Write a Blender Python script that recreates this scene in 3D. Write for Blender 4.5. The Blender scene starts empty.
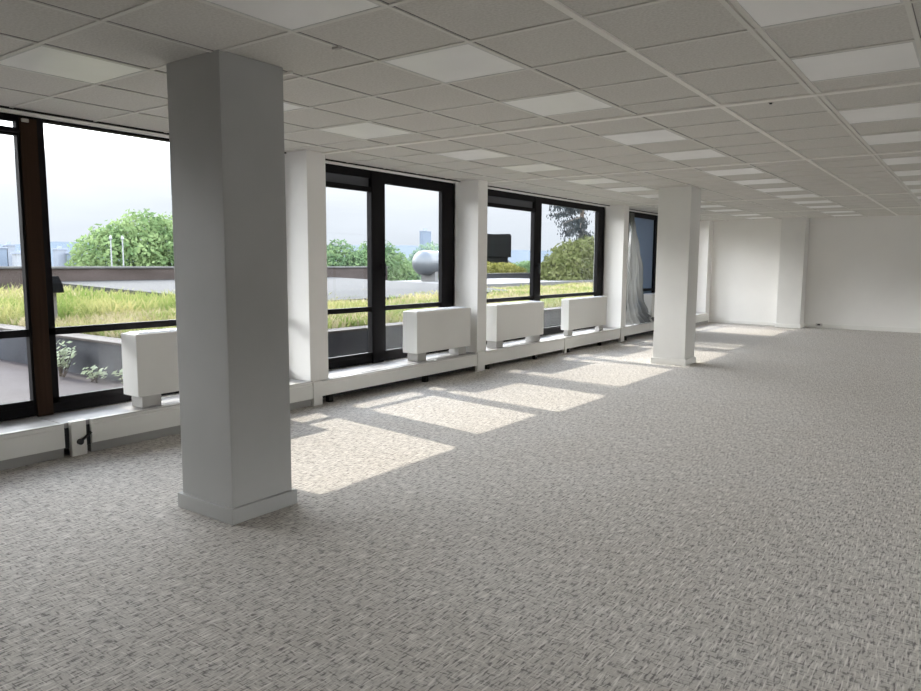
import bpy, bmesh, math, random
from mathutils import Vector, Matrix, noise

C = bpy.context.scene.collection
SC = bpy.context.scene

# ------------------------------------------------------------------ helpers
def node_mat(name, col, rough=0.6, metal=0.0, spec=0.4):
    m = bpy.data.materials.new(name); m.use_nodes = True
    b = m.node_tree.nodes['Principled BSDF']
    b.inputs['Base Color'].default_value = (*col, 1)
    b.inputs['Roughness'].default_value = rough
    b.inputs['Metallic'].default_value = metal
    b.inputs['Specular IOR Level'].default_value = spec
    return m

def nn(m, t, **kw):
    n = m.node_tree.nodes.new(t)
    for k, v in kw.items():
        if k in n.inputs: n.inputs[k].default_value = v
        else: setattr(n, k, v)
    return n

def lk(m, a, b): m.node_tree.links.new(a, b)

def coords(m, scale=(1, 1, 1)):
    tc = nn(m, 'ShaderNodeTexCoord'); mp = nn(m, 'ShaderNodeMapping')
    mp.inputs['Scale'].default_value = scale
    lk(m, tc.outputs['Object'], mp.inputs['Vector'])
    return mp.outputs['Vector']

def ramp(m, fac, stops):
    r = nn(m, 'ShaderNodeValToRGB'); e = r.color_ramp.elements
    while len(e) < len(stops): e.new(0.5)
    for i, (p, c) in enumerate(stops):
        e[i].position = p; e[i].color = (*c, 1)
    lk(m, fac, r.inputs['Fac']); return r.outputs['Color']

def mottled(name, c1, c2, scale=3.0, rough=0.7, stretch=(1, 1, 1), bump=0.0, metal=0.0, detail=4.0):
    m = node_mat(name, c1, rough, metal)
    v = coords(m, stretch)
    n = nn(m, 'ShaderNodeTexNoise', Scale=scale, Detail=detail)
    lk(m, v, n.inputs['Vector'])
    b = m.node_tree.nodes['Principled BSDF']
    lk(m, ramp(m, n.outputs['Fac'], [(0.35, c1), (0.65, c2)]), b.inputs['Base Color'])
    if bump:
        bp = nn(m, 'ShaderNodeBump', Strength=bump, Distance=0.01)
        lk(m, n.outputs['Fac'], bp.inputs['Height']); lk(m, bp.outputs['Normal'], b.inputs['Normal'])
    return m

class MB:
    def __init__(s): s.bm = bmesh.new()
    def box(s, x0, x1, y0, y1, z0, z1):
        vs = [s.bm.verts.new((x, y, z)) for x in (x0, x1) for y in (y0, y1) for z in (z0, z1)]
        for f in ((0,1,3,2),(4,6,7,5),(0,4,5,1),(2,3,7,6),(0,2,6,4),(1,5,7,3)):
            s.bm.faces.new([vs[i] for i in f])
        return s
    def cyl(s, p, q, r, r2=None, n=16, cap=True):
        p, q = Vector(p), Vector(q); r2 = r if r2 is None else r2
        d = (q - p).normalized(); a = d.orthogonal().normalized(); b = d.cross(a)
        R = []
        for c, rr in ((p, r), (q, r2)):
            R.append([s.bm.verts.new(c + a*rr*math.cos(t) + b*rr*math.sin(t)) for t in [2*math.pi*i/n for i in range(n)]])
        for i in range(n):
            s.bm.faces.new((R[0][i], R[0][(i+1) % n], R[1][(i+1) % n], R[1][i]))
        if cap:
            s.bm.faces.new(R[0][::-1]); s.bm.faces.new(R[1])
        return s
    def prism(s, prof, y0, y1):          # (x,z) outline extruded along y
        a = [s.bm.verts.new((x, y0, z)) for x, z in prof]; b = [s.bm.verts.new((x, y1, z)) for x, z in prof]
        n = len(prof)
        for i in range(n): s.bm.faces.new((a[i], a[(i+1) % n], b[(i+1) % n], b[i]))
        s.bm.faces.new(a[::-1]); s.bm.faces.new(b); return s
    def poly(s, pts): s.bm.faces.new([s.bm.verts.new(p) for p in pts]); return s
    def build(s, name, m, parent=None, bevel=0.0, seg=2, smooth=False, loc=None):
        bmesh.ops.recalc_face_normals(s.bm, faces=s.bm.faces)
        if bevel:
            bmesh.ops.bevel(s.bm, geom=list(s.bm.edges), offset=bevel, segments=seg, affect='EDGES', profile=0.6)
        me = bpy.data.meshes.new(name); s.bm.to_mesh(me); s.bm.free()
        if smooth:
            for p in me.polygons: p.use_smooth = True
        me.materials.append(m)
        o = bpy.data.objects.new(name, me); C.objects.link(o)
        if loc is not None: o.location = loc
        if parent: 
            o.parent = parent
            o.matrix_parent_inverse = Matrix.Translation(-parent.location)
        return o

def tag(o, label=None, cat=None, group=None, kind=None):
    if label: o['label'] = label
    if cat: o['category'] = cat
    if group: o['group'] = group
    if kind: o['kind'] = kind
    return o

def empty(name, loc=(0, 0, 0)):
    o = bpy.data.objects.new(name, None); C.objects.link(o); o.location = loc
    o.empty_display_size = 0.2
    return o

# ------------------------------------------------------------------ materials
H = 2.526
white_paint = mottled('white_paint', (.86, .845, .815), (.89, .875, .845), 1.4, 0.65, bump=0.02)
col_dim   = mottled('column_white_dim', (.42, .42, .41), (.455, .455, .445), 1.8, 0.6, bump=0.02)  # white paint darkened to stand for the dim light on the near column
skirt_paint = node_mat('skirting_paint', (0.826, 0.814, 0.779), 0.5)
black_frame = mottled('black_metal', (.004, .003, .004), (.007, .006, .007), 9, 0.6, stretch=(1, 1, .1))
brown_frame = mottled('brown_metal', (0.026, 0.011, 0.004), (0.038, 0.018, 0.008), 9, 0.55, stretch=(4, 4, .1))
for m_ in (black_frame, brown_frame): m_.node_tree.nodes['Principled BSDF'].inputs['Specular IOR Level'].default_value = .15
dark_void   = node_mat('dark_void', (.02, .018, .016), 0.9)
duct_white  = mottled('cover_white', (0.800, 0.790, 0.750), (0.850, 0.840, 0.800), 2.5, 0.45, stretch=(1, .25, 1))
ledge_mat   = mottled('ledge_stone', (.30, .29, .285), (.42, .41, .40), 5, 0.5, stretch=(1, .4, 1))
conv_white  = mottled('convector_white', (.76, .75, .715), (.79, .78, .745), 1.0, 0.4)
foot_grey   = node_mat('foot_grey', (.52, .51, .49), 0.5)
grille_mat  = node_mat('grille_grey', (.55, .56, .60), 0.35)
plastic_black = node_mat('plastic_black', (.012, .012, .014), 0.4)
steel       = node_mat('steel', (.55, .56, .58), 0.3, 0.9)

# carpet: light beige grey with short dark woven dashes in two directions
carpet = node_mat('carpet', (.4, .4, .38), 0.95, spec=0.1)
def dashes(rot, sc, lo, hi, seed):
    tc = nn(carpet, 'ShaderNodeTexCoord'); mp = nn(carpet, 'ShaderNodeMapping')
    mp.inputs['Rotation'].default_value = (0, 0, rot); mp.inputs['Scale'].default_value = sc
    mp.inputs['Location'].default_value = (seed, seed*.7, 0)
    lk(carpet, tc.outputs['Object'], mp.inputs['Vector'])
    n = nn(carpet, 'ShaderNodeTexNoise', Scale=1.0, Detail=1.5, Roughness=0.55)
    lk(carpet, mp.outputs['Vector'], n.inputs['Vector'])
    mr = nn(carpet, 'ShaderNodeMapRange'); mr.inputs['From Min'].default_value = lo; mr.inputs['From Max'].default_value = hi
    lk(carpet, n.outputs['Fac'], mr.inputs['Value']); return mr.outputs['Result']
def mixc(m, fac, a, b, mode='MIX'):
    x = nn(m, 'ShaderNodeMix'); x.data_type = 'RGBA'; x.blend_type = mode
    if hasattr(fac, 'type') and not isinstance(fac, float): lk(m, fac, x.inputs[0])
    else: x.inputs[0].default_value = fac
    for s, v in ((6, a), (7, b)):
        if isinstance(v, tuple): x.inputs[s].default_value = (*v, 1)
        else: lk(m, v, x.inputs[s])
    return x.outputs[2]
base_c = mixc(carpet, dashes(0, (1.3, 1.3, 1), .35, .65, 3), (.52, .49, .455), (.545, .52, .49))
c1 = mixc(carpet, dashes(0.0, (22, 95, 1), .55, .70, 1), base_c, (.20, .188, .178))
c2 = mixc(carpet, dashes(0.0, (92, 22, 1), .51, .68, 9), c1, (.20, .186, .18))
c3 = mixc(carpet, dashes(0.0, (14, 120, 1), .62, .72, 21), c2, (.72, .69, .65))
c4 = mixc(carpet, dashes(0.0, (120, 11, 1), .53, .68, 33), c3, (.72, .69, .65))
cb = carpet.node_tree.nodes['Principled BSDF']
lk(carpet, c4, cb.inputs['Base Color'])
cbp = nn(carpet, 'ShaderNodeBump', Strength=0.35, Distance=0.004)
cn = nn(carpet, 'ShaderNodeTexNoise', Scale=220.0, Detail=2.0); lk(carpet, coords(carpet), cn.inputs['Vector'])
lk(carpet, cn.outputs['Fac'], cbp.inputs['Height']); lk(carpet, cbp.outputs['Normal'], cb.inputs['Normal'])

tile_mat = mottled('ceiling_tile', (.58, .56, .52), (.67, .65, .61), 75, 0.9, bump=0.25, detail=3)
tbar_mat = node_mat('tbar_white', (.82, .80, .75), 0.5)
tbar_thin = node_mat('tbar_thin', (.70, .685, .64), 0.6)
tbar_grey = node_mat('tbar_grey', (.48, .46, .43), 0.5)
diffuser = mottled('diffuser', (.88, .875, .855), (.93, .925, .905), 2.0, 0.35)
lamp_frame = node_mat('lamp_frame', (.62, .62, .60), 0.4)

glass = bpy.data.materials.new('window_glass'); glass.use_nodes = True
gt = glass.node_tree; gt.nodes.clear()
go = gt.nodes.new('ShaderNodeOutputMaterial'); gx = gt.nodes.new('ShaderNodeMixShader')
gtr = gt.nodes.new('ShaderNodeBsdfTransparent'); gtr.inputs['Color'].default_value = (.96, .975, .98, 1)
ggl = gt.nodes.new('ShaderNodeBsdfGlossy'); ggl.inputs['Roughness'].default_value = 0.01
glw = gt.nodes.new('ShaderNodeLayerWeight'); glw.inputs['Blend'].default_value = .5
gpw = gt.nodes.new('ShaderNodeMath'); gpw.operation = 'POWER'; gpw.inputs[1].default_value = 5; gt.links.new(glw.outputs['Facing'], gpw.inputs[0])
gfr = gt.nodes.new('ShaderNodeMath'); gfr.operation = 'MULTIPLY_ADD'; gfr.inputs[1].default_value = .4; gfr.inputs[2].default_value = .02; gt.links.new(gpw.outputs[0], gfr.inputs[0])
gt.links.new(gfr.outputs[0], gx.inputs[0]); gt.links.new(gtr.outputs[0], gx.inputs[1])
gt.links.new(ggl.outputs[0], gx.inputs[2]); gt.links.new(gx.outputs[0], go.inputs[0])

# ------------------------------------------------------------------ room shell
XF, XG = -5.80, -5.832          # inner face of the window frames, glass plane
XR, YB, YE = 5.4, -6.5, 18.40   # right wall, wall behind, far wall
def struct(mb, name, m, parent=None, **k):
    o = mb.build(name, m, parent, **k)
    if parent is None: o['kind'] = 'structure'
    return o
struct(MB().box(-5.95, XR+.2, YB-.2, YE+.2, -.20, 0), 'floor', carpet)
struct(MB().box(-5.69, XR, YB, YE, H+.006, H+.16), 'ceiling', tile_mat)
struct(MB().box(-6.2, XR+.2, YB-.2, YE+.2, H+.16, H+.40), 'trim_9', white_paint)
wr = MB()
wr.box(XR, XR+.2, YB-.2, YE+.2, 0, .25); wr.box(XR, XR+.2, YB-.2, YE+.2, 2.42, H+.16)
fill_open = [(.8, 4.8), (12.2, 15.0), (15.3, 18.25)]  # unseen openings added to brighten the room from the right
prev = YB-.2
for a, b in fill_open: wr.box(XR, XR+.2, prev, a, .25, 2.42); prev = b
wr.box(XR, XR+.2, prev, YE+.2, .25, 2.42)
struct(wr, 'wall_right', white_paint)
struct(MB().box(-5.95, XR, YB-.15, YB, 0, H+.16), 'wall_front', white_paint)
struct(MB().box(-5.95, XR, YE, YE+.15, 0, H+.16), 'wall_back', white_paint)
# window wall: low upstand, head and the piers between the openings
openings = [(.60, 4.93), (5.18, 7.90), (8.12, 12.68), (12.90, 15.58), (15.84, 17.95)]
wl = MB()
wl.box(-5.99, -5.80, YB-.15, YE+.15, -.2, .262)
wl.box(-5.99, -5.775, YB-.15, YE+.15, 2.505, H+.16)
prev = YB-.15
for a, b in openings:
    wl.box(-5.99, -5.775, prev, a, .262, 2.505); prev = b
wl.box(-5.99, -5.775, prev, YE+.15, .262, 2.505)
struct(wl, 'wall_left', white_paint)
# ceiling edge: shadow gap and pale closing strip above the windows
struct(MB().box(-5.775, -5.712, YB, YE, 2.515, H+.02), 'trim_1', tbar_mat, bevel=.003)
struct(MB().box(-5.712, -5.690, YB, YE, 2.519, 2.531), 'trim_2', dark_void)
# stone ledge inside the windows
ld = MB()
ys = [YB, -2.5, .33, 2.50, 4.93, 7.90, 10.38, 12.60, 15.30, 18.06]
for a, b in zip(ys[:-1], ys[1:]): ld.box(-5.80, -5.405, a+.003, b-.003, .10, .252)
struct(ld, 'trim_3', ledge_mat, bevel=.003)
struct(MB().box(-5.80, -5.62, YB, 18.05, 0, .10), 'trim_4', node_mat('plinth_shade_dark', (.05, .05, .05), .8))  # near-black colour stands in for the shade under the ledge
struct(MB().box(-5.775, -5.47, 18.06, YE, 0, H), 'trim_5', white_paint)

# pilasters
pil = [(-2.63, -2.37), (.34, .60), (4.93, 5.18), (7.90, 8.12), (12.68, 12.90), (15.58, 15.84)]
for i, (a, b) in enumerate(pil):
    struct(MB().box(-5.99, -5.40, a, b, .24, H+.006), 'trim_%d' % (10+i), white_paint, bevel=.004)

# far wall skirting
bb = MB().box(-3.22, XR, YE-.022, YE, 0, .10); struct(bb, 'baseboard_back', skirt_paint, bevel=.004)
bb = MB().box(-5.45, -3.85, YE-.022, YE, 0, .075); struct(bb, 'baseboard_left', skirt_paint, bevel=.004)

# ------------------------------------------------------------------ windows
top_pane_grey = node_mat('top_pane_grey', (.10, .105, .12), .5)  # small top panes made opaque, their dark view put into the colour
def window(n, y0, y1, mull, parts, brown=False):
    """mull=(ya,yb); parts = list of (ya, yb, top, style)"""
    w = empty('window_%d' % n, (XG, (y0+y1)/2, .25)); w['kind'] = 'structure'
    f = MB()
    f.box(-5.86, XF, y0, y1, .25, .335)                     # bottom rail
    f.box(-5.86, XF, y0, y1, 2.485, 2.515)                   # head
    f.box(-5.86, XF, y0, y0+.05, .33, 2.49)
    f.box(-5.93, XF, y1-.05, y1, .33, 2.49)
    f.build('window_frame', black_frame, w, bevel=.003)
    if mull:
        mb = MB().box(-5.865, XF+.022, mull[0], mull[1], .255, 2.485)
        mb.build('mullion', brown_frame if n == 1 else black_frame, w, bevel=.006)
    for (a, b, top, style) in parts:
        s = MB(); wl_ = .055
        s.box(-5.845, XF+.004, a, a+wl_, .335, 2.49)
        jamb = wl_ + (.20 if style == 'sash' else 0)
        s.box(-5.845, XF+.012, b-jamb, b, .335, 2.49)
        s.box(-5.845, XF+.004, a, b, .872, .928)             # transom
        s.box(-5.845, XF+.004, a, b, .335, .385)
        if top < 2.44:
            if style == 'vent':
                s.box(-5.845, XF+.010, a, b, top, top+.055)
                s.box(-5.845, XF+.004, a, b, 2.415 if n > 1 else 2.455, 2.49)
            else:
                s.box(-5.845, XF+.008, a, b, top, 2.49)
        s.build('sash', black_frame, w, bevel=.003)
        g = MB().box(XG-.004, XG+.004, a+wl_, b-jamb, .385, top)
        g.build('pane', glass, w)
        if style == 'vent':
            MB().box(XG-.004, XG+.004, a+wl_, b-jamb, top+.055, 2.415 if n > 1 else 2.455).build('top_pane_dark' if n > 1 else 'pane', top_pane_grey if n > 1 else glass, w)
    return w

w1 = window(1, .60, 4.93, (2.50, 2.62), [(.65, 2.535, 2.355, 'vent'), (2.62, 4.88, 2.485, 'plain')])
w2 = window(2, 5.18, 7.90, (6.27, 6.46), [(5.22, 6.32, 2.26, 'vent'), (6.46, 7.88, 2.375, 'sash')])
w3 = window(3, 8.12, 12.68, (10.06, 10.26), [(8.20, 10.10, 2.26, 'vent'), (10.24, 12.66, 2.41, 'sash')])
w4 = window(4, 12.88, 15.58, (13.85, 14.05), [(12.92, 13.85, 2.26, 'vent'), (14.05, 15.54, 2.40, 'sash')])
for k, (a, b) in enumerate(fill_open):  # added windows out of view, letting in fill daylight
    w = empty('window_%d' % (6+k), (XR+.1, (a+b)/2, .25)); w['kind'] = 'structure'
    f = MB(); f.box(XR+.05, XR+.12, a, b, .25, .31).box(XR+.05, XR+.12, a, b, 2.36, 2.42)
    for y in (a, (a+b)/2-.03, b-.06): f.box(XR+.05, XR+.12, y, y+.06, .31, 2.36)
    f.build('window_frame', black_frame, w)
    MB().box(XR+.08, XR+.088, a+.03, b-.03, .28, 2.39).build('pane', glass, w)
film = bpy.data.materials.new('blue_film'); film.use_nodes = True
ft = film.node_tree; ft.nodes.clear(); f0 = ft.nodes.new('ShaderNodeOutputMaterial'); f1 = ft.nodes.new('ShaderNodeMixShader'); f1.inputs[0].default_value = .6
f2 = ft.nodes.new('ShaderNodeBsdfTransparent'); f2.inputs['Color'].default_value = (.35, .43, .55, 1); f3 = ft.nodes.new('ShaderNodeBsdfDiffuse'); f3.inputs['Color'].default_value = (.36, .43, .52, 1)
ft.links.new(f2.outputs[0], f1.inputs[1]); ft.links.new(f3.outputs[0], f1.inputs[2]); ft.links.new(f1.outputs[0], f0.inputs[0])
MB().box(XG+.006, XG+.008, 14.10, 15.33, .385, 2.40).build('blue_film', film, w4)
w5 = window(5, 15.86, 17.95, (17.50, 17.70), [(15.88, 17.50, 2.26, 'vent')])
for w, y, z in ((w1, 2.475, .0), (w2, 6.44, 1.40), (w3, 10.14, 1.40)):
    if z:
        h = MB().box(XF+.02, XF+.065, y-.012, y+.014, z-.02, z+.04).box(XF+.055, XF+.075, y-.012, y+.014, z-.12, z+.04)
        h.build('handle', plastic_black, w, bevel=.004)
MB().box(XF+.0, XF+.05, 2.30, 2.49, 2.37, 2.395).build('hinge', black_frame, w1, bevel=.004)
MB().box(-5.80, -5.765, 2.51, 2.56, 2.455, 2.480).build('bracket', tbar_grey, w1, bevel=.004)

# ------------------------------------------------------------------ columns
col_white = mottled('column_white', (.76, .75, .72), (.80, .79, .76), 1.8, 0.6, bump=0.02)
def column(x0, x1, y0, y1, label, sk, paint=col_white):
    r = empty('column', ((x0+x1)/2, (y0+y1)/2, 0)); tag(r, label, 'column', 'square columns')
    MB().box(x0, x1, y0, y1, 0, H+.006).build('shaft', paint, r, bevel=.006)
    s = MB().box(x0-sk, x1+sk, y0-sk, y1+sk, .0, .088)
    s.build('skirting', skirt_paint if paint is col_white else paint, r, bevel=.005)
    return r
column(-3.735, -3.262, 2.392, 2.815, 'large white square column nearest the camera, at the left of the room', .022, col_dim)
column(-3.82, -3.345, 10.17, 10.60, 'white square column in the middle distance beside the sunlit carpet', .02)
column(-3.79, -3.27, 17.93, 18.38, 'white square column standing against the far wall', .018)

# ------------------------------------------------------------------ window ledge: front cover panels, joint plates
kick_m = node_mat('kick', (.36, .355, .34), .6)
def cover(y0, y1, label, z0=.075, z1=.250, plinth=True):
    r = empty('ledge_cover', (-5.39, (y0+y1)/2, z0)); tag(r, label, 'cover panel', 'front covers of the window ledge')
    prof = [(-5.402, z0), (-5.372, z0), (-5.372, z1-.035), (-5.376, z1-.030), (-5.376, z1-.024), (-5.372, z1-.018), (-5.372, z1), (-5.402, z1)]
    MB().prism(prof, y0, y1).build('front_panel', duct_white, r)
    MB().box(-5.41, -5.367, y0, y1, z1, z1+.008).build('top_edge', foot_grey, r, bevel=.002)
    if plinth:
        MB().box(-5.45, -5.395, y0, y1, 0.0, z0).build('kick_strip', kick_m, r, bevel=.002)
    else:
        for t in (.05, .62):
            y = y0 + (y1-y0)*t
            MB().box(-5.44, -5.385, y-.03, y+.03, 0, z0).build('foot', dark_void, r, bevel=.003)
    return r
cover(.36, 2.50, 'white ledge cover panel under the leftmost window, left of the black valve')
cover(2.70, 4.93, 'white ledge cover panel under the convector beside the nearest column')
cover(5.06, 7.86, 'white ledge cover panel above a dark floor gap, below the second convector', .085, .238, False)
cover(8.04, 10.36, 'white ledge cover panel below the third convector', .070, .25, False)
cover(10.44, 12.60, 'white ledge cover panel below the fourth convector', .070, .25, False)
cover(12.78, 15.55, 'white ledge cover panel with a dark gap below the plastic sheet', .095, .26, False)
cover(15.68, 18.05, 'white ledge cover panel ending at the far wall, seen right of the middle column', .075, .25)
def plate(y0, y1, label, knob=False, z0=.0, z1=.262):
    r = empty('joint_plate', (-5.38, (y0+y1)/2, z0)); tag(r, label, 'joint plate', 'joint plates of the window ledge')
    MB().box(-5.41, -5.362, y0, y1, z0, z1).build('plate', duct_white, r, bevel=.003)
    return r
r = plate(2.545, 2.655, 'white joint plate with a black valve between two ledge covers, left of the nearest column')
MB().box(-5.44, -5.40, 2.50, 2.545, .06, .215).build('slot', plastic_black, r)
MB().box(-5.44, -5.40, 2.655, 2.70, .06, .215).build('slot', plastic_black, r)
k = MB().cyl((-5.365, 2.60, .105), (-5.335, 2.60, .105), .021).cyl((-5.35, 2.605, .108), (-5.35, 2.685, .165), .010)
k.build('valve_knob', plastic_black, r)
plate(4.935, 5.055, 'white joint plate at the foot of the pilaster right of the nearest column', z0=.0, z1=.245)
plate(7.865, 8.035, 'white joint plate at the foot of the pilaster right of the second convector')
plate(10.37, 10.43, 'narrow white joint plate between the third and fourth convectors', z0=.0)
plate(12.61, 12.77, 'white joint plate at the foot of the pilaster left of the plastic sheet')
# thin legs under the near dark gap
# ------------------------------------------------------------------ convectors
def convector(y0, y1, label, zt=.862, x0=-5.65):
    x1 = -5.425
    r = empty('convector', ((x0+x1)/2, (y0+y1)/2, .26)); tag(r, label, 'convector heater', 'white convectors on the window ledge')
    MB().box(x0, x1, y0, y1, .355, zt).build('casing', conv_white, r, bevel=.006)
    g = MB()
    g.box(x0+.025, x1-.02, y0+.03, y1-.03, zt, zt+.006)
    n = int((y1-y0-.1)/.03)
    for i in range(n): g.box(x0+.035, x1-.03, y0+.05+i*.03, y0+.062+i*.03, zt+.006, zt+.012)
    g.build('top_grille', grille_mat, r)
    for a in (y0+.05, y1-.22):
        MB().box(x0+.03, x1-.035, a, a+.17, .255, .357).build('foot', foot_grey, r, bevel=.004)
    return r
convector(3.115, 4.42, 'white convector heater half hidden behind the nearest column')
convector(6.66, 7.78, 'white convector heater left of the second pilaster, under the pane showing the air duct')
convector(8.42, 9.76, 'white convector heater just right of the second pilaster')
convector(10.60, 12.08, 'white convector heater left of the third pilaster, under the window with the dark branches', .862, -5.57)
convector(14.28, 15.42, 'white convector heater beside the hanging plastic sheet, partly behind the middle column', .83)

# ------------------------------------------------------------------ ceiling grid and lights
rows = [2.4119+.6*k for k in range(-15, 5)] + [5.16, 5.78, 6.38, 6.98, 7.58, 8.19, 8.57, 9.17, 9.77, 10.37, 10.97, 11.57, 12.17, 12.77, 13.15, 13.45, 14.05, 14.65, 15.25, 15.85, 16.22, 16.82, 17.42, 18.02]
cols = [-2.7227+.6*i for i in range(-5, 14)]
bands = (5.16, 8.19, 12.77, 15.85)
g, gb = MB(), MB()
for y in rows:
    if y in bands: gb.box(-5.69, XR, y-.034, y+.034, H-.006, H+.01)
    else: g.box(-5.69, XR, y-.012, y+.012, H, H+.01)
for i, x in enumerate(cols):
    if i == 8:
        g.box(x-.030, x-.006, YB, YE, H-.003, H+.01); g.box(x+.006, x+.030, YB, YE, H-.003, H+.01)
    elif i == 7: gb.box(x-.018, x+.018, YB, YE, H-.004, H+.01)
    else: g.box(x-.011, x+.011, YB, YE, H-.001, H+.01)
struct(gb, 'trim_8', tbar_mat)
struct(g, 'trim_6', tbar_thin)

g = MB()
for y in rows:
    if y in bands: continue
    g.box(-5.69, XR, y+.012, y+.016, H+.004, H+.008)
for i, x in enumerate(cols): g.box(x+.012, x+.016, YB, YE, H+.004, H+.008)
struct(g, 'trim_7', node_mat('tile_shadow_gap', (.22, .21, .20), .9))
light_rows = [.6119, 1.8119, 3.0119, 4.2119, 5.78, 6.98, 8.57, 9.77, 10.97, 12.17, 13.45, 14.65, 16.22, 17.42]
ordw = ['first', 'second', 'third', 'fourth', 'fifth', 'sixth', 'seventh', 'eighth', 'ninth', 'tenth', 'eleventh', 'twelfth', 'thirteenth', 'fourteenth']
rowsl = [(-4.5227, 1, 'in the row nearest the windows'), (-2.7227, 1, 'in the middle row'), (-.9227, 2, 'in the right-hand row')]
for x0, first, nm in rowsl:
    k = 0
    for y in light_rows[first:]:
        r = empty('ceiling_light', (x0+.3, y+.3, H)); 
        tag(r, 'unlit square white ceiling light panel %s, %s from the camera' % (nm, ordw[k]), 'ceiling light', 'square ceiling light panels'); k += 1
        MB().box(x0+.022, x0+.578, y+.022, y+.578, H+.001, H+.0058).build('diffuser', diffuser, r)
        f = MB(); a, b, c_, d = x0+.012, x0+.588, y+.012, y+.588
        f.box(a, b, c_, c_+.010, H-.001, H+.0058); f.box(a, b, d-.010, d, H-.001, H+.0058)
        f.box(a, a+.010, c_+.010, d-.010, H-.001, H+.0058); f.box(b-.010, b, c_+.010, d-.010, H-.001, H+.0058)
        f.build('light_frame', lamp_frame, r)
s = empty('ceiling_sensor', (-1.21, 5.21, H)); tag(s, 'tiny dark round sensor on the pale ceiling band', 'sensor')
MB().cyl((-1.21, 5.21, H-.006), (-1.21, 5.21, H-.010), .018).build('sensor_rim', tbar_grey, s)
MB().cyl((-1.21, 5.21, H-.010), (-1.21, 5.21, H-.018), .010, .008).build('sensor_head', plastic_black, s)
c_ = MB().box(-2.745, -2.70, 2.69, 2.715, H-.010, H+.006).build('grid_clip', tbar_grey, bevel=.002)
tag(c_, 'small grey clip on the ceiling grid bar right of the nearest column', 'clip')
c_ = MB().box(-3.43, -3.28, 2.885, 2.905, H-.010, H+.006).build('grid_clip', tbar_mat, bevel=.002)
tag(c_, 'small white clip at the top right edge of the nearest column', 'clip')
s = empty('wall_socket', (-2.95, YE-.02, .05)); tag(s, 'small grey wall socket low on the far wall right of the far column', 'socket')
MB().box(-3.01, -2.87, YE-.045, YE-.022, .045, .105).build('socket_plate', foot_grey, s, bevel=.003)
MB().box(-2.975, -2.915, YE-.050, YE-.045, .060, .092).build('socket_insert', dark_void, s)

# ------------------------------------------------------------------ plastic sheet
sheet_m = bpy.data.materials.new('plastic_sheet'); sheet_m.use_nodes = True
t = sheet_m.node_tree; t.nodes.clear()
o_ = t.nodes.new('ShaderNodeOutputMaterial'); mx = t.nodes.new('ShaderNodeMixShader'); mx2 = t.nodes.new('ShaderNodeMixShader'); mx3 = t.nodes.new('ShaderNodeMixShader')
tr = t.nodes.new('ShaderNodeBsdfTransparent'); tr.inputs['Color'].default_value = (.9, .93, .96, 1)
df = t.nodes.new('ShaderNodeBsdfDiffuse'); df.inputs['Color'].default_value = (.24, .24, .225, 1)
tl = t.nodes.new('ShaderNodeBsdfTranslucent'); tl.inputs['Color'].default_value = (.22, .22, .21, 1)
gl = t.nodes.new('ShaderNodeBsdfGlossy'); gl.inputs['Roughness'].default_value = .25
mx.inputs[0].default_value = .35; mx2.inputs[0].default_value = .62; mx3.inputs[0].default_value = .07
t.links.new(df.outputs[0], mx.inputs[1]); t.links.new(tl.outputs[0], mx.inputs[2])
t.links.new(tr.outputs[0], mx2.inputs[1]); t.links.new(mx.outputs[0], mx2.inputs[2])
t.links.new(mx2.outputs[0], mx3.inputs[1]); t.links.new(gl.outputs[0], mx3.inputs[2]); t.links.new(mx3.outputs[0], o_.inputs[0])
bm = bmesh.new(); NU, NV = 48, 40; grid = []
outl = [(2.42, 13.22, 13.34), (2.15, 13.20, 13.42), (1.75, 13.14, 13.66), (1.35, 13.12, 13.84), (1.02, 13.12, 13.86), (.75, 13.12, 13.98), (.5, 13.18, 14.25), (.262, 13.24, 14.86)]
random.seed(4)
for j in range(NV+1):
    z = 2.42 + (.264-2.42)*j/NV
    for (za, a0, a1), (zb, b0, b1) in zip(outl[:-1], outl[1:]):
        if zb <= z+1e-6 <= za+2e-6: break
    f = (za-z)/(za-zb); f = f*f*(3-2*f); lo = a0+(b0-a0)*f; hi = a1+(b1-a1)*f
    row = []
    for i in range(NU+1):
        u = i/NU; y = lo+(hi-lo)*u
        amp = .022 + .035*(j/NV)
        x = -5.50 + amp*math.sin(u*34+2.2*math.sin(j*.09)) + .02*math.sin(u*13+j*.12) + .016*noise.noise(Vector((u*7, j*.2, 1)))
        if j > NV-3: x += .01*(j-NV+3)
        row.append(bm.verts.new((min(x, -5.425), y, z)))
    grid.append(row)
for j in range(NV):
    for i in range(NU): bm.faces.new((grid[j][i], grid[j][i+1], grid[j+1][i+1], grid[j+1][i]))
mb = MB(); mb.bm.free(); mb.bm = bm
o = mb.build('plastic_sheet', sheet_m, smooth=True)
tag(o, 'gathered translucent plastic sheet hanging from the window head down to the ledge', 'plastic sheet')

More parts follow.
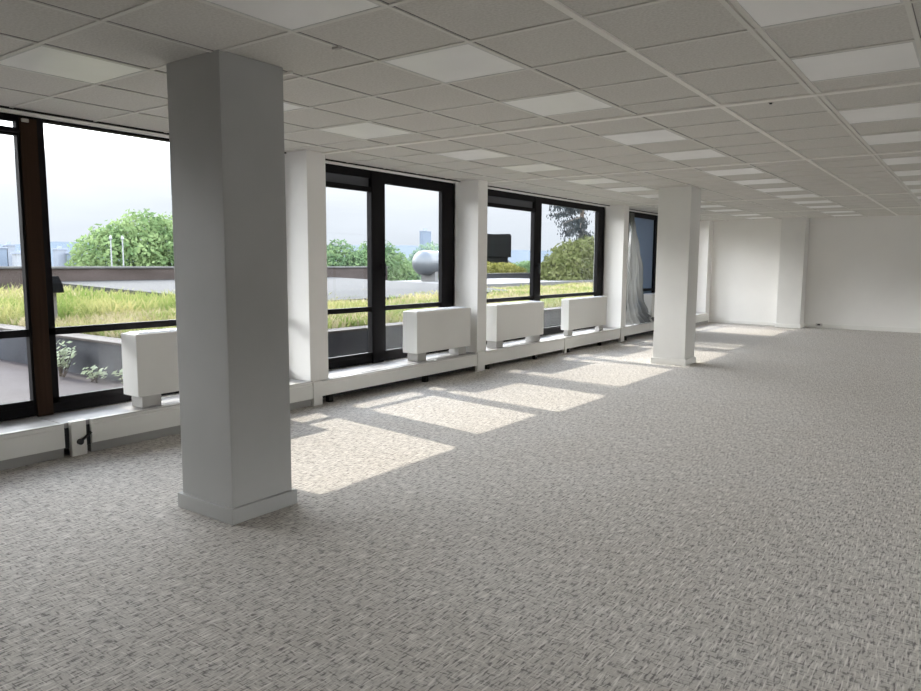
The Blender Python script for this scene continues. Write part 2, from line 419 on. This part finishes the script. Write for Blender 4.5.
# ------------------------------------------------------------------ OUTSIDE
terr = mottled('terrace_paving', (0.022, 0.014, 0.015), (0.029, 0.021, 0.023), 2.5, .85)
struct(MB().box(-20.2, -5.99, -12, 45, -.25, .08), 'terrace_floor', terr)
planter_face = mottled('planter_concrete', (0.021, 0.022, 0.028), (0.039, 0.042, 0.050), 1.6, .85)
planter_top = mottled('planter_coping', (0.041, 0.033, 0.028), (0.056, 0.047, 0.041), 4, .85)
soil = mottled('soil', (0.075, 0.075, 0.042), (0.120, 0.108, 0.060), 3, .95)
p = empty('planter_bed', (-13, 20, .08)); tag(p, 'long raised concrete planter bed of weeds outside the windows', 'planter')
MB().box(-15.5, -7.0, 4.30, 4.45, .08, .50).box(-7.15, -7.0, 4.45, 36, .08, .50).build('planter_wall', planter_face, p, bevel=.006)
MB().box(-15.5, -6.97, 4.27, 4.56, .50, .53).box(-7.26, -6.97, 4.56, 36, .50, .53).build('coping', planter_top, p, bevel=.005)
MB().box(-15.5, -7.15, 4.45, 36, .08, .505).build('bed_soil', soil, p)
struct(MB().box(-24.5, -20.2, 23.5, 46, -.3, .08), 'garden_ground', soil)
roofgrey = mottled('gravel_roof', (0.010, 0.010, 0.011), (0.014, 0.014, 0.014), 14, .9)
struct(MB().prism([(-19.95, .08), (-11.8, .08), (-11.8, .60), (-13.5, .72), (-19.95, .90)], 9.0, 19.3), 'gravel_roof', roofgrey)
struct(MB().box(-19.85, -15.5, -12, 8.3, .08, .50), 'roof_bed', soil)
whiteroof = mottled('white_roof_membrane', (0.066, 0.066, 0.066), (0.081, 0.081, 0.081), 1.5, .7)
struct(MB().box(-19.6, -14.2, 19.4, 31.0, .08, .71), 'white_roof', whiteroof)
para = mottled('parapet_concrete', (0.025, 0.018, 0.015), (0.045, 0.034, 0.031), .9, .9, stretch=(1, 1, 2.5), detail=6)
paracap = mottled('parapet_cap', (0.050, 0.050, 0.050), (0.075, 0.075, 0.072), 3, .8)
p = empty('parapet', (-20.1, 6, .08)); tag(p, 'stained brown concrete parapet wall along the roof edge', 'parapet wall'); 
MB().box(-20.2, -20.0, -14, 22.6, .08, 1.24).build('parapet_wall', para, p)
MB().box(-20.26, -19.94, -14, 22.6, 1.24, 1.30).build('coping', paracap, p, bevel=.01)
p = empty('low_wall', (-19.9, 33, .0)); tag(p, 'low dark roof edge wall beyond the white roof', 'low wall')
MB().box(-20.0, -19.8, 26.6, 46, .0, .92).build('wall_body', node_mat('dark_wall', (0.022, 0.023, 0.027), .9), p)
MB().box(-20.04, -19.76, 26.6, 46, .92, .955).build('coping', paracap, p)
# dark dome vent on the bed
p = empty('roof_vent', (-11.5, 5.0, .50)); tag(p, 'dark hooded roof vent standing in the weeds beside the near mullion', 'roof vent')
MB().prism([(-11.35, .98), (-10.9, .98), (-10.95, 1.12), (-11.05, 1.22), (-11.2, 1.22), (-11.3, 1.12)], 4.93, 5.19).build('hood', node_mat('vent_dark', (0.002, 0.002, 0.002), .95, 0, .05), p, bevel=.01)
MB().box(-11.25, -11.0, 4.96, 5.12, .505, .98).build('vent_base', node_mat('vent_base', (0.120, 0.108, 0.096), .8), p)
# silver duct
p = empty('air_duct', (-18, 24, .71)); tag(p, 'silver cylindrical air duct lying on the white roof', 'air duct')
metal_d = node_mat('galvanised', (0.090, 0.099, 0.109), .45, .55)
d = MB(); d.cyl((-18, 22.5, 1.45), (-18, 25.7, 1.45), .49, n=32); 
for k in range(8):
    a0, a1 = math.pi/2*k/8, math.pi/2*(k+1)/8
    d.cyl((-18, 22.5-.40*math.sin(a0), 1.45), (-18, 22.5-.40*math.sin(a1), 1.45), .49*math.cos(a0), max(.49*math.cos(a1), .01), n=32, cap=False)
d.build('duct_barrel', metal_d, p)
for y in (23.4, 24.5): MB().cyl((-18, y-.02, 1.45), (-18, y+.02, 1.45), .495, n=32).build('duct_band', steel, p)
for y in (22.9, 25.2): MB().box(-18.35, -17.65, y-.1, y+.1, .71, 1.1).build('duct_stand', node_mat('stand', (0.100, 0.100, 0.100), .8), p)
# plant block seen through third window
p = empty('rooftop_tank', (-25, 39, .0)); tag(p, 'dark square rooftop tank on a stand seen through the third window', 'tank')
tankm = mottled('tank_slate', (0.002, 0.002, 0.002), (0.003, 0.004, 0.004), 1.2, .6, stretch=(1, 1, .2))
tankm.node_tree.nodes['Principled BSDF'].inputs['Specular IOR Level'].default_value = .05; tankm.node_tree.nodes['Principled BSDF'].inputs['Roughness'].default_value = .95
MB().box(-26.3, -25.0, 37.0, 40.45, 1.85, 3.28).build('tank_body', tankm, p, bevel=.03)
MB().box(-26.0, -25.1, 37.6, 40.2, -1, 1.85).build('tank_stand', tankm, p)
MB().box(-26.2, -25.05, 40.1, 40.4, 3.28, 3.36).build('tank_rim', tankm, p)
p = empty('roof_shed', (-26, 41, .0)); tag(p, 'small grey roof shed with a sloping roof beside the dark tank', 'shed')
b = MB(); prof = [(39.7, 1.75), (40.5, 1.75), (42.6, .95), (42.6, .0), (39.7, .0)]
vs0 = [(-25.4, y, z) for y, z in prof]; vs1 = [(-27.0, y, z) for y, z in prof]
b.poly(vs0); b.poly(vs1[::-1])
for i in range(5): b.poly([vs0[i], vs0[(i+1) % 5], vs1[(i+1) % 5], vs1[i]])
b.build('shed_walls', node_mat('shed_grey', (0.067, 0.067, 0.071), .8), p)
MB().box(-25.42, -25.38, 40.9, 41.3, .3, .9).build('shed_door', node_mat('shed_door', (.07, .07, .08), .7), p)
# lamp posts
for y, x, lab in ((16.30, -30.0, 'thin pale lamp post in front of the large tree, left one of the pair'), (16.82, -30.0, 'thin pale lamp post in front of the large tree, right one of the pair')):
    p = empty('lamp_post', (x, y, -13)); tag(p, lab, 'lamp post', 'pair of lamp posts')
    pm = node_mat('lamp_pale', (0.185, 0.195, 0.202), .5)
    MB().cyl((x, y, -13), (x, y, 2.35), .045, .028, n=8).build('pole', pm, p)
    MB().cyl((x, y, 2.33), (x, y, 2.40), .03, .07, n=10).cyl((x, y, 2.40), (x, y, 2.54), .07, .03, n=10).build('lamp_head', pm, p)
# unseen slab added to block the sun from the near windows
struct(MB().box(-9.1, -5.99, -14, 3.50, 3.30, 3.55), 'sun_block_slab', node_mat('sun_block_concrete', (.35, .34, .33), .8))
struct(MB().box(-6.2, -5.99, -14, 40, H+.16, 3.3), 'facade', node_mat('facade_concrete', (0.300, 0.280, 0.260), .8))

# far ground
gm = mottled('far_ground', (0.030, 0.036, 0.030), (0.048, 0.054, 0.051), .02, .95)
struct(MB().box(-1500, -20.3, -800, 2200, -14.2, -13.0), 'ground', gm)

# vegetation --------------------------------------------------------------
def leaf_mat(name, a, b, trans=.35, sc=.6):
    m = bpy.data.materials.new(name); m.use_nodes = True
    t = m.node_tree; t.nodes.clear()
    out = t.nodes.new('ShaderNodeOutputMaterial'); mix = t.nodes.new('ShaderNodeMixShader'); mix.inputs[0].default_value = trans
    d = t.nodes.new('ShaderNodeBsdfDiffuse'); tl = t.nodes.new('ShaderNodeBsdfTranslucent')
    tc = t.nodes.new('ShaderNodeTexCoord'); n = t.nodes.new('ShaderNodeTexNoise'); n.inputs['Scale'].default_value = sc; n.inputs['Detail'].default_value = 3
    r = t.nodes.new('ShaderNodeValToRGB'); r.color_ramp.elements[0].position = .38; r.color_ramp.elements[1].position = .62
    r.color_ramp.elements[0].color = (*a, 1); r.color_ramp.elements[1].color = (*b, 1)
    t.links.new(tc.outputs['Object'], n.inputs['Vector']); t.links.new(n.outputs['Fac'], r.inputs['Fac'])
    for s in (d, tl): t.links.new(r.outputs['Color'], s.inputs['Color'])
    t.links.new(d.outputs[0], mix.inputs[1]); t.links.new(tl.outputs[0], mix.inputs[2]); t.links.new(mix.outputs[0], out.inputs[0])
    return m
bark = mottled('bark', (.06, .045, .035), (.10, .08, .06), 5, .95)

def foliage(lobes, n, size, seed, flat=.35):
    """leaf clumps: small crossed quads on the shells of the lobes (cx,cy,cz,rx,ry,rz)"""
    random.seed(seed); vs = []; fs = []
    tot = sum(l[3]*l[5] for l in lobes)
    for (cx, cy, cz, rx, ry, rz) in lobes:
        for _ in range(int(n*rx*rz/tot)):
            while True:
                v = Vector((random.uniform(-1, 1), random.uniform(-1, 1), random.uniform(-1, 1)))
                if .1 < v.length < 1: break
            v = v.normalized()*random.uniform(.72, 1.06)
            k = 1 + .16*noise.noise(Vector((v.x*2.3+seed, v.y*2.3, v.z*2.3)))
            c = Vector((cx+v.x*rx*k, cy+v.y*ry*k, cz+v.z*rz*k))
            s = size*random.uniform(.55, 1.25)
            nrm = (v + Vector((random.gauss(0, .7), random.gauss(0, .7), random.gauss(0, .7)))).normalized()
            a = nrm.orthogonal().normalized(); b = nrm.cross(a); th = random.uniform(0, 6.28)
            a, b = a*math.cos(th)+b*math.sin(th), b*math.cos(th)-a*math.sin(th)
            i = len(vs)
            vs += [c-a*s, c-b*s*.5, c+a*s, c+b*s*.5]; fs.append((i, i+1, i+2, i+3))
    me = bpy.data.meshes.new('leaves'); me.from_pydata([tuple(v) for v in vs], [], fs); return me

def add_mesh(name, me, m, parent):
    me.name = name; me.materials.append(m)
    o = bpy.data.objects.new(name, me); C.objects.link(o)
    if parent: o.parent = parent; o.matrix_parent_inverse = Matrix.Translation(-parent.location)
    return o

def tree(name, cat, label, base, lobes, n, size, m, seed, group=None, trunk_r=.4):
    r = empty(name, base); tag(r, label, cat, group)
    add_mesh('foliage', foliage(lobes, n, size, seed), m, r)
    tb = MB(); bx, by, bz = base
    cz = min(l[2] for l in lobes)
    tb.cyl((bx, by, bz), (bx, by, cz), trunk_r, trunk_r*.7, n=10)
    for l in lobes[:7]: tb.cyl((bx, by, cz-.3*l[5]), (l[0], l[1], l[2]), trunk_r*.45, trunk_r*.15, n=7)
    tb.build('trunk', bark, r)
    return r
g_light = leaf_mat('leaves_light', (0.090, 0.145, 0.061), (0.196, 0.261, 0.116), .4, .5)
g_mid = leaf_mat('leaves_mid', (0.070, 0.119, 0.059), (0.147, 0.210, 0.098), .4, .5)
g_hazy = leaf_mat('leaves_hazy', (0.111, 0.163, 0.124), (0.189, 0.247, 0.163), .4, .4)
g_bush = leaf_mat('leaves_bush', (0.054, 0.065, 0.023), (0.111, 0.121, 0.054), .35, 2.5)
g_cedar = leaf_mat('leaves_cedar', (0.018, 0.022, 0.025), (0.037, 0.045, 0.048), .25, 1.5)
g_yel = leaf_mat('leaves_yellow', (0.100, 0.100, 0.025), (0.170, 0.165, 0.055), .35, 2)

tree('broadleaf_tree', 'tree', 'large light green broadleaf tree filling the view left of the nearest column', (-62, 37.5, -13),
     [(-62, 37.5, .5, 6, 6.6, 4.6), (-61, 33.4, .8, 4, 3.6, 3.6), (-61, 41.5, .8, 4, 4.6, 4.1), (-61, 36.0, 3.1, 3, 3.0, 2.7), (-61, 39.3, 3.0, 3, 3.2, 2.7),
      (-60, 32.2, -2.2, 3.5, 3.0, 3), (-60, 37, -3, 4, 4, 3.6), (-60, 44.0, -.8, 4, 4, 4)], 30000, .24, g_light, 5)
tree('broadleaf_tree', 'tree', 'hazy green tree seen through the left pane of the second window', (-62, 61, -13),
     [(-62, 61, 0, 4, 3.0, 3.9), (-61, 59.0, -1, 3, 2.5, 3.2), (-61, 63.8, -.6, 3, 2.6, 3.2)], 10000, .26, g_mid, 8, 'trees beyond the parapet')
tree('broadleaf_tree', 'tree', 'hazy green tree just right of the mullion of the second window', (-62, 69, -13),
     [(-62, 68.6, 0.2, 4, 2.9, 4.0), (-61, 71.0, -1.0, 3, 2.2, 3.3), (-61, 66.6, -.5, 3, 2.2, 3.6)], 10000, .26, g_mid, 13, 'trees beyond the parapet')
tree('broadleaf_tree', 'tree', 'pale green tree rising behind the silver air duct', (-64, 81, -13),
     [(-63, 80.5, .2, 4, 3.6, 3.8), (-63, 84.8, -.4, 3, 3, 3.4), (-62, 76.2, -1.6, 3, 2.6, 3.2)], 11000, .26, g_hazy, 17, 'trees beyond the parapet')
tree('broadleaf_tree', 'tree', 'low bluish green tree at the left edge of the second window', (-75, 68.0, -13),
     [(-75, 69.6, -2.6, 3, 2.6, 3.9), (-75, 73.5, -2.8, 3, 2.6, 4.0)], 7000, .28, g_hazy, 19, 'trees beyond the parapet')
# bush outside third window
r = tree('leafy_bush', 'bush', 'large grey green bush outside the right pane of the third window', (-16, 31.6, .08),
     [(-16, 31.9, 1.3, 1.5, 1.9, 1.25), (-15.7, 30.2, .95, 1.2, 1.5, .95), (-15.9, 33.5, 1.5, 1.5, 1.5, 1.3), (-15.5, 29.2, .6, 1, 1.1, .6), (-15.8, 35.2, 1.6, 1.4, 1.4, 1.2)], 13000, .12, g_bush, 23, trunk_r=.08)
# hedge behind
for i, (y, z, lab) in enumerate(((28.9, 1.0, 'yellow green shrub below the dark tank, left one'), (31.4, .85, 'yellow green shrub below the dark tank, middle one'), (33.8, .75, 'yellow green shrub near the mullion of the third window'), (36.3, .85, 'dark green shrub right of the mullion of the third window'))):
    tree('garden_shrub', 'shrub', lab, (-21.4, y, .08), [(-21.4, y, z+.22, 1.0, 1.3, .50), (-21.4, y+.9, z+.10, .9, 1.0, .42)], 3200, .09, (g_yel if i < 3 else g_mid), 30+i, 'shrubs beyond the white roof', .05)

# cedar with drooping dark branches
def cedar():
    r = empty('cedar_tree', (-19.5, 39.5, .08)); tag(r, 'dark blue grey cedar with drooping branches at the upper right of the third window', 'tree')
    random.seed(77); vs = []; fs = []; tb = MB()
    tb.cyl((-19.5, 39.5, .08), (-19.5, 39.5, 6.5), .22, .08, n=10)
    specs = [(4.55, 33.3), (4.2, 34.3), (3.75, 34.9), (3.3, 35.8), (4.7, 35.6), (3.0, 37.4), (2.6, 37.9), (4.9, 37.6), (3.6, 37.0), (2.2, 38.4), (1.7, 38.2)]
    for (z, y) in specs:
        st = Vector((-19.5, 39.5, z+.5)); en = Vector((-18.3+random.uniform(-.4, .4), y, z-.15))
        tb.cyl(st, en, .05, .012, n=6)
        for k in range(280):
            t_ = random.uniform(.12, 1); c = st.lerp(en, t_)
            c += Vector((random.gauss(0, .22), random.gauss(0, .20), -abs(random.gauss(0, .22))*(.5+t_*.5)))
            a = Vector((random.gauss(0, .4), random.gauss(0, .5), -1)).normalized()*random.uniform(.08, .17)
            b = a.orthogonal().normalized()*random.uniform(.02, .035)
            i = len(vs); vs += [c-b, c+a*.5+b*0, c+b, c-a]; fs.append((i, i+1, i+2, i+3))
    me = bpy.data.meshes.new('foliage'); me.from_pydata([tuple(v) for v in vs], [], fs)
    add_mesh('foliage', me, g_cedar, r); tb.build('trunk', bark, r)
cedar()
# dense conifer that darkens the fourth window
tree('conifer_tree', 'tree', 'dense dark blue green conifer filling the view behind the plastic sheet', (-13.5, 37.5, .08),
     [(-13.5, 36.5, 1.6, 2.4, 2.6, 2.4), (-13.5, 39.8, 2.0, 2.4, 2.6, 2.6), (-13.0, 34.9, 1.0, 1.4, 1.2, 1.5), (-13.3, 37.6, 3.8, 1.8, 2.4, 2.4), (-13.3, 42.5, 2.5, 2.4, 2.8, 3)], 17000, .13, g_cedar, 51, trunk_r=.15)

# weeds and grass in the bed: uncountable
def blades(name, label, region, n, hmin, hmax, m, seed, tuft=True):
    random.seed(seed); vs = []; fs = []
    x0, x1, y0, y1, z0 = region
    for _ in range(n):
        x = random.uniform(x0, x1); y = y0+(y1-y0)*random.random()**1.3
        dn = noise.noise(Vector((x*.7+seed, y*.45, 0)))
        if dn < -.12 and random.random() < .75: continue
        h = random.uniform(hmin, hmax)*(1+.8*dn)
        a = random.uniform(0, math.pi); w_ = random.uniform(.006, .014)*(1+y/18)
        lx, ly = random.gauss(0, .5)*h, random.gauss(0, .5)*h
        dx, dy = math.cos(a)*w_, math.sin(a)*w_
        i = len(vs)
        vs += [(x-dx, y-dy, z0), (x+dx, y+dy, z0), (x+lx*.5+dx*.8, y+ly*.5+dy*.8, z0+h*.6), (x+lx*.5-dx*.8, y+ly*.5-dy*.8, z0+h*.6), (x+lx, y+ly, z0+h)]
        fs += [(i, i+1, i+2, i+3), (i+3, i+2, i+4)]
    me = bpy.data.meshes.new(name); me.from_pydata(vs, [], fs)
    o = add_mesh(name, me, m, None); tag(o, label, 'grass', kind='stuff'); return o
g_weed = leaf_mat('weed_green', (0.120, 0.165, 0.042), (0.300, 0.277, 0.119), .4, .9)
g_straw = leaf_mat('weed_straw', (0.222, 0.196, 0.102), (0.322, 0.280, 0.176), .4, 1.4)
blades('weeds', 'yellow green weeds covering the raised bed outside', (-14.1, -7.3, 4.6, 34, .505), 42000, .03, .15, g_weed, 2)
blades('dry_grass', 'straw coloured dry grass among the weeds', (-14.1, -7.3, 4.6, 34, .505), 26000, .03, .16, g_straw, 6)
blades('tall_weeds', 'taller weeds on the far side of the bed near the vent', (-19.6, -11.6, 3.0, 9.0, .505), 13000, .08, .36, g_weed, 9)
blades('far_dry_grass', 'dry grass between the raised bed and the parapet', (-19.6, -14.5, 2.5, 8.2, .505), 5000, .08, .34, g_straw, 19)
# leafy plants in front of planter wall
leafp = leaf_mat('pale_leaf', (0.281, 0.324, 0.216), (0.454, 0.497, 0.367), .35, 6)
for (x, y, h, n, lab, sd) in ((-8.75, 4.08, .40, 170, 'pale leafy plant growing against the planter wall beside the near mullion', 1), (-8.05, 4.10, .22, 60, 'small pale leafy plant growing against the planter wall', 2), (-7.45, 4.12, .22, 30, 'smallest pale plant against the planter wall next to the convector', 3)):
    r = empty('leafy_plant', (x, y, .08)); tag(r, lab, 'plant', 'plants below the planter wall')
    random.seed(sd); vs = []; fs = []; tb = MB()
    for s in range(max(3, n//14)):
        top = Vector((x+random.uniform(-.30, .38)*(h/.4), y+random.uniform(-.08, .05), .08+h*random.uniform(.6, 1)))
        tb.cyl((x+random.uniform(-.08, .08), y, .08), top, .006, .003, n=5)
        for q in range(14):
            c = Vector((x, y, .08)).lerp(top, random.uniform(.4, 1.05)) + Vector((random.gauss(0, .03), random.gauss(0, .03), random.gauss(0, .02)))
            nrm = Vector((random.gauss(0, .5), random.gauss(-.6, .5), 1)).normalized(); a = nrm.orthogonal().normalized()*random.uniform(.022, .04); b = nrm.cross(a)*.6
            i = len(vs); vs += [c-a, c-b, c+a, c+b]; fs.append((i, i+1, i+2, i+3))
    me = bpy.data.meshes.new('foliage'); me.from_pydata([tuple(v) for v in vs], [], fs); add_mesh('foliage', me, leafp, r)
    tb.build('stem', bark, r)

# skyline, distance haze mixed into the building and ridge colours ------------------------------------------------------------
def bmat(nm, c):
    m = node_mat(nm, c, .9); v = coords(m, (1, 1, 1))
    bt = nn(m, 'ShaderNodeTexBrick'); bt.inputs['Scale'].default_value = .25; bt.inputs['Color1'].default_value = (*c, 1); bt.inputs['Color2'].default_value = (*[k*.9 for k in c], 1)
    bt.inputs['Mortar'].default_value = (*[k*1.12 for k in c], 1); bt.inputs['Mortar Size'].default_value = .05
    mp = nn(m, 'ShaderNodeMapping'); mp.inputs['Rotation'].default_value = (math.pi/2, 0, math.pi/2)
    tc = nn(m, 'ShaderNodeTexCoord'); lk(m, tc.outputs['Object'], mp.inputs['Vector']); lk(m, mp.outputs['Vector'], bt.inputs['Vector'])
    lk(m, bt.outputs['Color'], m.node_tree.nodes['Principled BSDF'].inputs['Base Color']); return m
b_a = bmat('haze_blue_facade', (0.099, 0.124, 0.160)); b_b = bmat('haze_grey_facade', (0.144, 0.161, 0.189)); b_c = bmat('haze_white_facade', (0.173, 0.184, 0.199))
roofm = node_mat('haze_roof', (0.180, 0.203, 0.247), .9)
def building(x, y0, y1, zt, m, label, group='hazy distant buildings', dp=4):
    r = empty('distant_building', (x, (y0+y1)/2, -13)); tag(r, label, 'building', group)
    MB().box(x-dp, x, y0, y1, -13, zt).build('facade_block', m, r)
    MB().box(x-dp*.7, x-dp*.3, y0+(y1-y0)*.3, y0+(y1-y0)*.65, zt, zt+(zt+13)*.06).build('roof_box', roofm, r)
    MB().box(x-dp-.3, x+.3, y0-.3, y1+.3, zt-.3, zt+.3).build('roof_edge', roofm, r)
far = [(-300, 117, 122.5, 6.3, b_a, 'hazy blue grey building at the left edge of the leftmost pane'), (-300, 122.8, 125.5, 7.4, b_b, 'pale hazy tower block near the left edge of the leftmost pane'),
       (-290, 121.6, 126, 4.2, b_c, 'hazy low building right of the hazy tower block'), (-310, 137, 142.2, 3.6, b_a, 'low hazy building just right of the near mullion'),
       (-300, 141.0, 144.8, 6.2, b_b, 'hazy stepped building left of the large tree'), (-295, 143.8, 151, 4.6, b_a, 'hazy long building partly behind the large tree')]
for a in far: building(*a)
building(-400, 499.5, 511, 29.5, b_a, 'tall hazy blue tower rising above the trees in the second window', 'hazy distant towers')
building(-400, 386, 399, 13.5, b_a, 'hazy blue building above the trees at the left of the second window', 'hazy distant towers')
# distant ridge
rg = MB(); N = 60; pts = []
for i in range(N+1):
    y = 150 + 1500*i/N; z = 15 + 10*min(1, i/25) + 5*noise.noise(Vector((i*.35, 0, 0)))
    pts.append((y, z))
for (ya, za), (yb, zb) in zip(pts[:-1], pts[1:]):
    rg.poly([(-620, ya, -13), (-620, yb, -13), (-640, yb, zb), (-640, ya, za)]); rg.poly([(-640, ya, za), (-640, yb, zb), (-760, yb, -13), (-760, ya, -13)])
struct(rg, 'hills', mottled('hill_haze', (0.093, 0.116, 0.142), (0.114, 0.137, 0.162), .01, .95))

# ------------------------------------------------------------------ light
SUN = Vector((1, -.13, -.91)).normalized()
sd = bpy.data.lights.new('sun', 'SUN'); sd.energy = 2.3; sd.angle = math.radians(.5); sd.color = (1, .90, .77)
so = bpy.data.objects.new('sun', sd); C.objects.link(so); so.rotation_euler = SUN.to_track_quat('-Z', 'Y').to_euler(); so.location = (-20, 8, 20)

wd = bpy.data.worlds.new('World'); SC.world = wd; wd.use_nodes = True
t = wd.node_tree; t.nodes.clear()
out = t.nodes.new('ShaderNodeOutputWorld'); bg = t.nodes.new('ShaderNodeBackground')
tc = t.nodes.new('ShaderNodeTexCoord'); sx = t.nodes.new('ShaderNodeSeparateXYZ')
t.links.new(tc.outputs['Generated'], sx.inputs[0])
rp = t.nodes.new('ShaderNodeValToRGB'); e = rp.color_ramp.elements
e[0].position = 0; e[0].color = (.100, .106, .116, 1); e[1].position = 1; e[1].color = (.6, .7, .9, 1)
for p_, c_ in ((.07, (.115, .120, .129)), (.12, (.150, .153, .160)), (.17, (1.0, 1.0, 1.02)), (.22, (2.3, 2.28, 2.25)), (.34, (1.4, 1.4, 1.42)), (.6, (.75, .80, .88))):
    q = e.new(p_); q.color = (*c_, 1)
t.links.new(sx.outputs['Z'], rp.inputs['Fac'])
# hazy glow around the sun direction
dp = t.nodes.new('ShaderNodeVectorMath'); dp.operation = 'DOT_PRODUCT'; dp.inputs[1].default_value = tuple(-SUN)
t.links.new(tc.outputs['Generated'], dp.inputs[0])
mxm = t.nodes.new('ShaderNodeMath'); mxm.operation = 'MAXIMUM'; mxm.inputs[1].default_value = 0; t.links.new(dp.outputs['Value'], mxm.inputs[0])
pw = t.nodes.new('ShaderNodeMath'); pw.operation = 'POWER'; pw.inputs[1].default_value = 8; t.links.new(mxm.outputs[0], pw.inputs[0])
ms = t.nodes.new('ShaderNodeMath'); ms.operation = 'MULTIPLY_ADD'; ms.inputs[1].default_value = .3; ms.inputs[2].default_value = 1; t.links.new(pw.outputs[0], ms.inputs[0])
# thin cloud mottling
nz = t.nodes.new('ShaderNodeTexNoise'); nz.inputs['Scale'].default_value = 3.5; nz.inputs['Detail'].default_value = 4
mp = t.nodes.new('ShaderNodeMapping'); mp.inputs['Scale'].default_value = (1, 1, 4); t.links.new(tc.outputs['Generated'], mp.inputs[0]); t.links.new(mp.outputs[0], nz.inputs['Vector'])
mr = t.nodes.new('ShaderNodeMapRange'); mr.inputs['From Min'].default_value = .3; mr.inputs['From Max'].default_value = .7; mr.inputs['To Min'].default_value = .93; mr.inputs['To Max'].default_value = 1.07
t.links.new(nz.outputs['Fac'], mr.inputs['Value'])
m2 = t.nodes.new('ShaderNodeMath'); m2.operation = 'MULTIPLY'; t.links.new(ms.outputs[0], m2.inputs[0]); t.links.new(mr.outputs[0], m2.inputs[1])
m3 = t.nodes.new('ShaderNodeMath'); m3.operation = 'MULTIPLY'; m3.inputs[1].default_value = 4.2; t.links.new(m2.outputs[0], m3.inputs[0])
t.links.new(rp.outputs['Color'], bg.inputs['Color']); t.links.new(m3.outputs[0], bg.inputs['Strength']); t.links.new(bg.outputs[0], out.inputs[0])

# ------------------------------------------------------------------ camera
f_px, yaw, pit, roll, hc = 718.08, -.62285, .1140, .00595, 1.4434
fw = Vector((math.sin(yaw)*math.cos(pit), math.cos(yaw)*math.cos(pit), -math.sin(pit)))
r0 = Vector((math.cos(yaw), -math.sin(yaw), 0)); u0 = r0.cross(fw)
r1 = r0*math.cos(roll)+u0*math.sin(roll); u1 = -r0*math.sin(roll)+u0*math.cos(roll)
cd = bpy.data.cameras.new('camera'); cd.sensor_width = 36; cd.lens = f_px/921*36; cd.clip_end = 4000; cd.clip_start = .05
co = bpy.data.objects.new('camera', cd); C.objects.link(co)
M = Matrix((r1, u1, -fw)).transposed().to_4x4(); M.translation = Vector((0, 0, hc)); co.matrix_world = M
SC.camera = co

SC.view_settings.view_transform = 'Standard'; SC.view_settings.look = 'None'
SC.view_settings.gamma = 1; SC.view_settings.use_curve_mapping = False
SC.view_settings.exposure = 0.98
SC.cycles.max_bounces = 14; SC.cycles.diffuse_bounces = 10; SC.cycles.transparent_max_bounces = 24
SC.cycles.sample_clamp_indirect = 6.0
